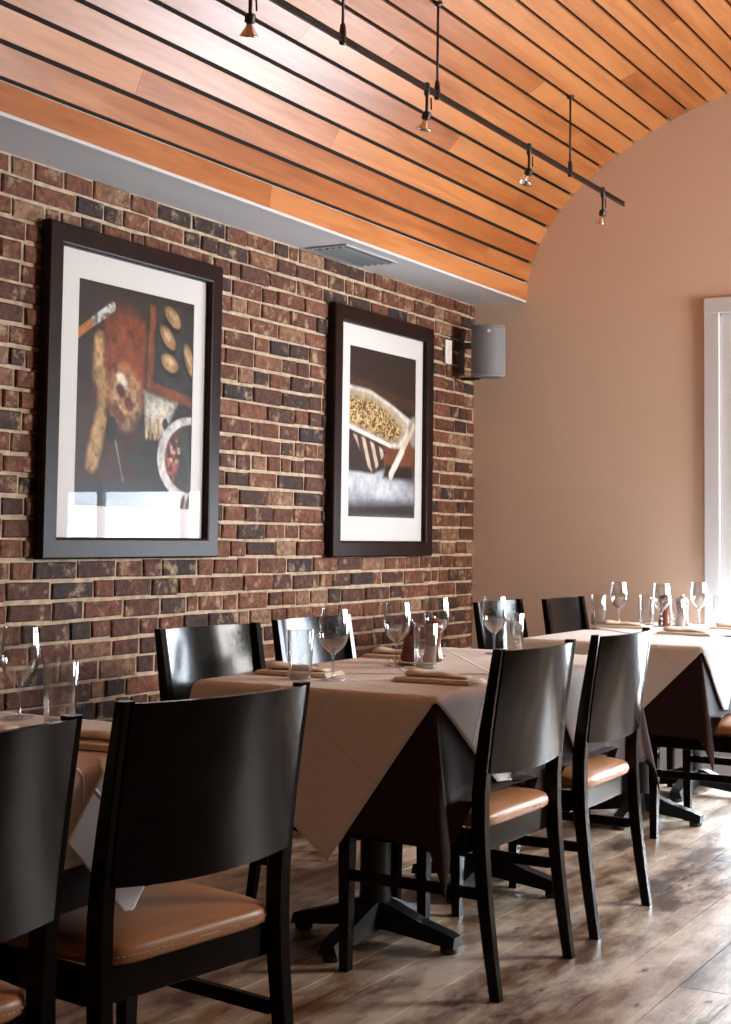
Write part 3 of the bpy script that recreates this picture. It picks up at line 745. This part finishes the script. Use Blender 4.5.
def paint_board():
    im = np.zeros((PH, PW, 3)); im[:] = (0.055, 0.035, 0.03)
    n1 = smooth_noise(PH, PW, 15, 1); n2 = smooth_noise(PH, PW, 5, 2); n3 = smooth_noise(PH, PW, 22, 3)
    blend(im, poly([(0.0, 0.40), (0.55, 0.42), (0.55, 0.90), (0.0, 0.92)], 0.05), (0.10, 0.035, 0.02))
    blend(im, poly([(0.22, 0.13), (0.56, 0.14), (0.55, 0.55), (0.22, 0.52)], 0.04), (0.28, 0.075, 0.025))
    blend(im, ell(0.36, 0.33, 0.2, 0.2, 0, 0.7) * 0.7, (0.36, 0.10, 0.03))
    blend(im, poly([(0.0, 0.10), (0.22, 0.11), (0.22, 0.42), (0.0, 0.45)], 0.05) * 0.8, (0.05, 0.03, 0.025))
    # tray with pastries
    blend(im, poly([(0.60, 0.05), (1.0, 0.07), (1.0, 0.51), (0.58, 0.45)], 0.012), (0.32, 0.11, 0.035))
    blend(im, poly([(0.65, 0.03), (1.0, 0.05), (1.0, 0.46), (0.635, 0.41)], 0.012), (0.07, 0.06, 0.062))
    for cu, cv, a in ((0.80, 0.09, 0.4), (0.76, 0.19, 0.5), (0.78, 0.31, 0.2), (0.96, 0.28, 1.0)):
        blend(im, ell(cu, cv + 0.015, 0.085, 0.045, a), (0.02, 0.015, 0.012)); blend(im, ell(cu, cv, 0.078, 0.036, a, 0.3), (0.50, 0.33, 0.17)); blend(im, ell(cu - 0.01, cv - 0.012, 0.04, 0.013, a, 0.6), (0.72, 0.55, 0.33))
    # tongs with a wooden handle
    blend(im, line((0.0, 0.25), (0.13, 0.18), 0.02), (0.55, 0.24, 0.07)); blend(im, line((0.13, 0.18), (0.28, 0.10), 0.022) * (0.4 + 0.6 * (n2 > 0.5)), (0.62, 0.62, 0.60))
    # pale dough strips and flour
    for k, (p, q, wd) in enumerate((((0.18, 0.26), (0.17, 0.42), 0.04), ((0.22, 0.42), (0.20, 0.62), 0.035), ((0.20, 0.62), (0.14, 0.80), 0.05))):
        blend(im, line(p, q, wd, 0.03) * (0.55 + 0.45 * n2), (0.60, 0.40, 0.19))
    blend(im, ell(0.40, 0.50, 0.13, 0.12, 0.5, 0.6) * (0.35 + 0.65 * n2), (0.68, 0.46, 0.28))
    blend(im, ell(0.37, 0.43, 0.05, 0.03, 0.5, 0.5), (0.82, 0.72, 0.58))
    for cu, cv in ((0.36, 0.47), (0.33, 0.57), (0.43, 0.53), (0.36, 0.59)): blend(im, ell(cu, cv, 0.042, 0.026, 0.4, 0.5), (0.20, 0.06, 0.03))
    blend(im, poly([(0.56, 0.46), (0.86, 0.50), (0.78, 0.60), (0.72, 0.68), (0.58, 0.62)], 0.03), (0.74, 0.68, 0.60))
    for k in range(5): blend(im, line((0.58 + 0.035 * k, 0.59), (0.59 + 0.035 * k, 0.67), 0.012), (0.58, 0.36, 0.16) if k % 2 else (0.72, 0.60, 0.44))
    blend(im, ell(0.86, 0.56, 0.025, 0.025, 0), (0.03, 0.02, 0.02)); blend(im, ell(0.75, 0.60, 0.025, 0.025, 0), (0.03, 0.02, 0.02))
    # green leaves bottom middle
    blend(im, ell(0.56, 0.78, 0.14, 0.10, 0.2, 0.6) * (n2 > 0.42), (0.035, 0.045, 0.02))
    # dark spoon
    blend(im, ell(0.29, 0.65, 0.045, 0.055, 0.2), (0.025, 0.02, 0.018)); blend(im, line((0.31, 0.70), (0.38, 0.88), 0.012), (0.05, 0.045, 0.04)); blend(im, line((0.325, 0.70), (0.395, 0.88), 0.004), (0.45, 0.40, 0.33))
    # white plate with greens
    blend(im, ell(0.97, 0.765, 0.30, 0.185, 0, 0.03), (0.03, 0.02, 0.02)); blend(im, ell(0.985, 0.755, 0.30, 0.185, 0, 0.03), (0.80, 0.77, 0.74)); blend(im, ell(1.0, 0.755, 0.245, 0.152, 0, 0.04), (0.12, 0.05, 0.035))
    blend(im, ell(1.02, 0.75, 0.19, 0.13, 0, 0.3), (0.045, 0.055, 0.03)); blend(im, ell(0.82, 0.77, 0.06, 0.10, 0, 0.5) * (n2 > 0.45), (0.50, 0.12, 0.07)); blend(im, ell(0.84, 0.73, 0.05, 0.05, 0, 0.5) * (n2 > 0.6), (0.7, 0.5, 0.4))
    blend(im, poly([(0.0, 0.89), (0.6, 0.90), (0.6, 1.0), (0.0, 1.0)], 0.03), (0.05, 0.05, 0.07))
    blend(im, poly([(0.58, 0.93), (1.0, 0.95), (1.0, 1.0), (0.6, 1.0)], 0.02), (0.40, 0.30, 0.22))
    for k in range(9): blend(im, line((0.62 + 0.045 * k, 0.94), (0.60 + 0.045 * k, 1.0), 0.010), (0.05, 0.03, 0.03))
    n5 = smooth_noise(PH, PW, 2, 5)
    im *= 0.78 * (0.30 + 0.62 * n1[..., None] + 0.45 * n2[..., None] + 0.35 * n5[..., None])
    return np.clip(0.95 * np.clip(im, 0, 0.9) ** 1.25, 0, 0.72)
def paint_plate():
    im = np.zeros((PH, PW, 3)); im[:] = (0.028, 0.019, 0.018)
    n1 = smooth_noise(PH, PW, 10, 7); n2 = smooth_noise(PH, PW, 4, 8); n4 = smooth_noise(PH, PW, 2, 9)
    for k in range(5): blend(im, poly([(0.18 * k, 0), (0.18 * k + 0.16, 0), (0.18 * k + 0.17, 0.2), (0.18 * k + 0.02, 0.2)], 0.02) * 0.35, (0.07, 0.05, 0.045))
    blend(im, poly([(0, 0.17), (1, 0.27), (1, 0.34), (0, 0.27)], 0.03), (0.09, 0.045, 0.03))
    blend(im, ell(0.45, 0.86, 0.75, 0.15, 0.05, 0.6), (0.40, 0.42, 0.46)); blend(im, ell(0.35, 0.80, 0.45, 0.07, 0.05, 0.6), (0.58, 0.60, 0.64))
    blend(im, poly([(0, 0.92), (1, 0.90), (1, 1), (0, 1)], 0.06), (0.045, 0.04, 0.045))
    # wooden board and dark cloth
    blend(im, poly([(0.35, 0.55), (0.98, 0.36), (0.98, 0.74), (0.55, 0.72)], 0.02), (0.22, 0.085, 0.035))
    blend(im, poly([(0.0, 0.48), (0.50, 0.56), (0.52, 0.70), (0.36, 0.74), (0.0, 0.73)], 0.02), (0.045, 0.025, 0.025))
    blend(im, poly([(0.55, 0.68), (0.95, 0.68), (0.95, 0.76), (0.5, 0.76)], 0.03), (0.025, 0.02, 0.02))
    # striped napkin
    nap_ = poly([(0.03, 0.49), (0.22, 0.53), (0.60, 0.56), (0.36, 0.74), (0.28, 0.70)], 0.015)
    blend(im, nap_, (0.10, 0.04, 0.035)); blend(im, nap_ * (np.sin((U * 0.9 - V * 0.5) * 62) > 0.15), (0.62, 0.52, 0.42))
    # long white dish
    blend(im, poly([(0.0, 0.235), (0.3, 0.245), (0.62, 0.31), (0.93, 0.39), (0.94, 0.47), (0.80, 0.575), (0.62, 0.57), (0.0, 0.485)], 0.02), (0.72, 0.69, 0.66))
    blend(im, poly([(0.0, 0.255), (0.3, 0.265), (0.62, 0.33), (0.86, 0.41), (0.86, 0.46), (0.74, 0.545), (0.60, 0.545), (0.0, 0.455)], 0.02), (0.50, 0.42, 0.33))
    food = poly([(0.0, 0.30), (0.35, 0.31), (0.62, 0.38), (0.78, 0.45), (0.72, 0.52), (0.58, 0.535), (0.0, 0.44)], 0.04)
    blend(im, food, (0.33, 0.20, 0.08)); blend(im, food * (n4 > 0.52), (0.70, 0.56, 0.30)); blend(im, food * (n4 < 0.28), (0.07, 0.035, 0.02)); blend(im, food * (n2 > 0.72), (0.12, 0.05, 0.03))
    blend(im, line((0.0, 0.475), (0.62, 0.565), 0.010), (0.85, 0.83, 0.80))
    # pale mug and cutlery
    blend(im, ell(1.0, 0.46, 0.12, 0.09, 0, 0.3), (0.38, 0.34, 0.31))
    blend(im, line((0.98, 0.42), (0.78, 0.60), 0.020), (0.60, 0.52, 0.42)); blend(im, line((0.80, 0.58), (0.62, 0.74), 0.030), (0.72, 0.66, 0.58)); blend(im, line((0.79, 0.60), (0.64, 0.72), 0.010), (0.88, 0.84, 0.78))
    im *= (0.7 + 0.35 * n1[..., None] + 0.25 * n2[..., None])
    return np.clip(0.95 * np.clip(im, 0, 0.9) ** 1.25, 0, 0.72)
def print_mesh(name, img, wd, ht, parent):
    """a flat printed sheet: one vertex grid whose colours are the printed picture (local y across, z up)"""
    vs = [(0.0, (j / (PW - 1) - 0.5) * wd, (0.5 - i / (PH - 1)) * ht) for i in range(PH) for j in range(PW)]
    fs = [(i * PW + j, (i + 1) * PW + j, (i + 1) * PW + j + 1, i * PW + j + 1) for i in range(PH - 1) for j in range(PW - 1)]
    me = bpy.data.meshes.new(name); me.from_pydata(vs, [], fs); me.materials.append(PRINT)
    a = me.color_attributes.new('Col', 'FLOAT_COLOR', 'POINT')
    a.data.foreach_set('color', np.concatenate([img, np.ones((PH, PW, 1))], 2).astype(np.float32).ravel())
    o = bpy.data.objects.new(name, me); COL.objects.link(o); o.parent = parent
    return o
def framed(label, y0, y1, z0, z1, fw, img, pw, ph):
    yc, zc = (y0 + y1) / 2, (z0 + z1) / 2; W_, H_ = y1 - y0, z1 - z0
    t = thing('framed_photograph', label, 'framed picture', (WX + 0.004, yc, zc))
    bm = bmesh.new()
    prof = [(0.002, 0.0), (0.034, 0.0), (0.040, 0.006), (0.040, fw - 0.010), (0.038, fw - 0.004), (0.034, fw), (0.014, fw), (0.002, fw)]   # (depth, inset)
    corners = [(-1, -1), (1, -1), (1, 1), (-1, 1)]
    rings = [[(d, sy * (W_ / 2 - s), sz * (H_ / 2 - s)) for d, s in prof] for sy, sz in corners]
    vr = [[bm.verts.new(p) for p in r] for r in rings]; n = len(prof)
    for a in range(4):
        b = (a + 1) % 4
        for i in range(n):
            j = (i + 1) % n; bm.faces.new((vr[a][i], vr[a][j], vr[b][j], vr[b][i]))
    finish('frame', bm, MAHOG, t)
    iy, iz = W_ / 2 - fw + 0.001, H_ / 2 - fw + 0.001
    bm = bmesh.new(); oy, oz = pw / 2, ph / 2
    sy_, sz_ = 0.016, 0.007
    for a0, a1, b0, b1 in ((-iy, sy_ - oy, -iz, iz), (sy_ + oy, iy, -iz, iz), (sy_ - oy, sy_ + oy, -iz, sz_ - oz), (sy_ - oy, sy_ + oy, sz_ + oz, iz)): add_box(bm, 0.006, 0.012, a0, a1, b0, b1)
    finish('mat_board', bm, MATBOARD, t)
    p = print_mesh('print', img, pw + 0.004, ph + 0.004, t); p.location = (0.010, sy_, sz_)
    bm = bmesh.new(); add_box(bm, 0.0155, 0.0175, -iy, iy, -iz, iz); finish('glass_pane', bm, PANE, t)
    return t
framed('large dark framed photo of a cutting board, tray and round white plate', 3.745, 4.755, 1.053, 2.199, 0.074, paint_board(), 0.672, 0.792)
framed('dark framed photo of a long white dish and striped napkin', 5.628, 6.603, 1.046, 2.188, 0.074, paint_plate(), 0.650, 0.785)

# ------------------------------------------------------------------ track lighting
TX, TRZ = -2.5, 2.822
t = thing('track_light_rail', 'black track light rail hanging under the curved wooden ceiling', 'track light', (TX, 0, TRZ))
bm = bmesh.new(); add_box(bm, -0.006, 0.006, 0.8, 7.0, 0.003, 0.012, 0.002); add_box(bm, -0.006, 0.006, 0.8, 7.0, -0.012, -0.003, 0.002); add_box(bm, -0.002, 0.002, 0.8, 7.0, -0.003, 0.003)
finish('rail', bm, RAILMETAL, t)
cz = SZ + 0.006 + EB * math.sqrt(1 - ((TX - CX) / EA) ** 2)
for y in (1.9, 4.21, 4.92, 6.275):
    bm = bmesh.new(); add_tube(bm, [(0, y, 0.03), (0, y, cz - TRZ + 0.004)], 0.005, 10); s = finish('support_rod', bm, BLACKMETAL, t, smooth=True)
    bm = bmesh.new(); add_lathe(bm, [(0.005, 0.055), (0.009, 0.05), (0.012, 0.02), (0.012, -0.016), (0.008, -0.02)], 14, center=(0, y), cap0=True, cap1=True); sharp(finish('rail_clamp', bm, BLACKMETAL, t, smooth=True))
    bm = bmesh.new(); add_lathe(bm, [(0.006, cz - TRZ - 0.012), (0.016, cz - TRZ - 0.006), (0.018, cz - TRZ + 0.005)], 14, center=(0, y), cap0=True, cap1=True); finish('ceiling_cap', bm, BLACKMETAL, s)
def make_spot(label, y, tilt):
    t = thing('track_spotlight', label, 'spotlight', (TX, y, TRZ), 0, 'spotlights on the track rail')
    bm = bmesh.new(); add_lathe(bm, [(0.008, 0.022), (0.011, 0.018), (0.011, -0.022), (0.007, -0.03)], 14, cap0=True, cap1=True); sharp(finish('rail_clip', bm, BLACKMETAL, t, smooth=True))
    bm = bmesh.new(); add_tube(bm, [(0, 0, -0.028), (0, 0, -0.095)], 0.006, 10); finish('stem', bm, BLACKMETAL, t, smooth=True)
    R = Matrix.Translation((0, 0, -0.10)) @ Matrix.Rotation(tilt, 4, 'X') @ Matrix.Rotation(0.25, 4, 'Y')
    bm = bmesh.new(); add_lathe(bm, [(0.010, 0.012), (0.017, 0.008), (0.017, -0.016), (0.012, -0.02)], 16, cap0=True, cap1=True)
    bmesh.ops.transform(bm, matrix=R, verts=bm.verts); sharp(finish('lamp_socket', bm, BLACKMETAL, t, smooth=True))
    bm = bmesh.new(); add_lathe(bm, [(0.010, -0.020), (0.013, -0.030), (0.021, -0.043), (0.0285, -0.054), (0.030, -0.058), (0.0275, -0.057), (0.020, -0.045), (0.011, -0.034), (0.0, -0.032)], 22)
    bmesh.ops.transform(bm, matrix=R, verts=bm.verts); finish('reflector', bm, CHROME, t, smooth=True)
    bm = bmesh.new(); add_lathe(bm, [(0.0, -0.031), (0.004, -0.033), (0.005, -0.044), (0.0, -0.048)], 12)
    bmesh.ops.transform(bm, matrix=R, verts=bm.verts); finish('bulb', bm, SOLIDGLASS, t, smooth=True)
    bm = bmesh.new(); add_tube(bm, [(0.006, 0.022, -0.03), (0.006, 0.026, -0.075)], 0.003, 8); finish('aiming_pin', bm, BLACKMETAL, t)
make_spot('spotlight on the track, nearest one at the upper left', 3.655, 0.3)
make_spot('spotlight on the track next to a rod, second from the near end', 4.835, 0.0)
make_spot('spotlight on the track before the curved ceiling boards, third from the near end', 5.80, -0.25)
make_spot('spotlight on the track end in front of the beige wall', 6.70, 0.1)

# ------------------------------------------------------------------ vent, speaker, wall plate
t = thing('air_vent', 'grey louvred air vent in the white soffit above the brick wall', 'vent', (-3.275, 5.63, SZ))
bm = bmesh.new(); L2, W2 = 0.235, 0.105
for a in ((-W2, W2, -L2, -L2 + 0.022), (-W2, W2, L2 - 0.022, L2), (-W2, -W2 + 0.018, -L2 + 0.022, L2 - 0.022), (W2 - 0.018, W2, -L2 + 0.022, L2 - 0.022)): add_box(bm, a[0], a[1], a[2], a[3], -0.007, -0.0003, 0.002)
finish('vent_frame', bm, VENTMETAL, t)
bm = bmesh.new(); add_box(bm, -W2 + 0.02, W2 - 0.02, -L2 + 0.02, L2 - 0.02, -0.002, -0.0005); finish('duct_opening', bm, DARK, t)
for k in range(5):
    x = -0.066 + 0.033 * k; bm = bmesh.new()
    add_loft(bm, [[(x - 0.005, y, -0.0125), (x - 0.003, y, -0.013), (x + 0.005, y, -0.0035), (x + 0.003, y, -0.003)] for y in (-L2 + 0.022, L2 - 0.022)]); finish('louvre', bm, VENTSHADE, t)

t = thing('wall_speaker', 'grey loudspeaker on a bracket high in the corner of brick and beige walls', 'speaker', (-3.212, 6.93, 2.105), math.radians(-62))
# local +x is the front
bm = bmesh.new(); n = 16; hw, hh, dp = 0.088, 0.135, 0.14
def sp_ring(z, k=1.0):
    pts = [(-dp / 2 * k, -hw * 0.62 * k), (-dp / 2 * k, hw * 0.62 * k)]
    for i in range(n + 1):
        a = -1 + 2 * i / n; pts.append(((dp / 2 - 0.035 * a * a - 0.01) * k, -a * hw * k))
    return [(x, y, z) for x, y in pts]
add_loft(bm, [sp_ring(-hh, 0.92), sp_ring(-hh + 0.01), sp_ring(hh - 0.01), sp_ring(hh, 0.92)])
sharp(finish('cabinet', bm, GREYPLASTIC, t, smooth=True), 40)
bm = bmesh.new(); rings = []
for i in range(n + 1):
    a = (-1 + 2 * i / n); x = dp / 2 - 0.035 * a * a - 0.009; y = a * hw * 0.95
    rings.append([(x, y, -hh + 0.012), (x + 0.005, y, -hh + 0.016), (x + 0.005, y, hh - 0.016), (x, y, hh - 0.012)])
add_loft(bm, rings); sharp(finish('grille', bm, GRILLE, t, smooth=True), 40)
bm = bmesh.new(); add_lathe(bm, [(0.0, 0.0), (0.008, 0.0), (0.007, 0.002), (0.0, 0.002)], 18)
bmesh.ops.transform(bm, matrix=Matrix.Translation((dp / 2 - 0.004, 0, hh - 0.035)) @ Matrix.Rotation(PI / 2, 4, 'Y'), verts=bm.verts); finish('round_badge', bm, PLATEPLASTIC, t)
Ri = Matrix.Rotation(math.radians(62), 4, 'Z')
bm = bmesh.new(); add_box(bm, -0.160, -0.148, -0.02, 0.03, -0.11, 0.11, 0.002); add_box(bm, -0.15, -0.05, -0.012, 0.022, -0.145, -0.132, 0.002); add_box(bm, -0.15, -0.05, -0.012, 0.022, 0.02, 0.05, 0.002)
bmesh.ops.transform(bm, matrix=Ri, verts=bm.verts); finish('bracket', bm, BLACKMETAL, t)

t = thing('wall_plate', 'small white wall plate on the bricks left of the loudspeaker', 'wall plate', (WX + 0.004, 6.83, 2.10))
bm = bmesh.new(); add_box(bm, 0.0, 0.008, -0.037, 0.037, -0.062, 0.062, 0.002); finish('cover', bm, PLATEPLASTIC, t)
bm = bmesh.new(); add_box(bm, 0.0078, 0.012, -0.012, 0.012, -0.02, 0.02, 0.001); finish('switch', bm, PLATEPLASTIC, t)
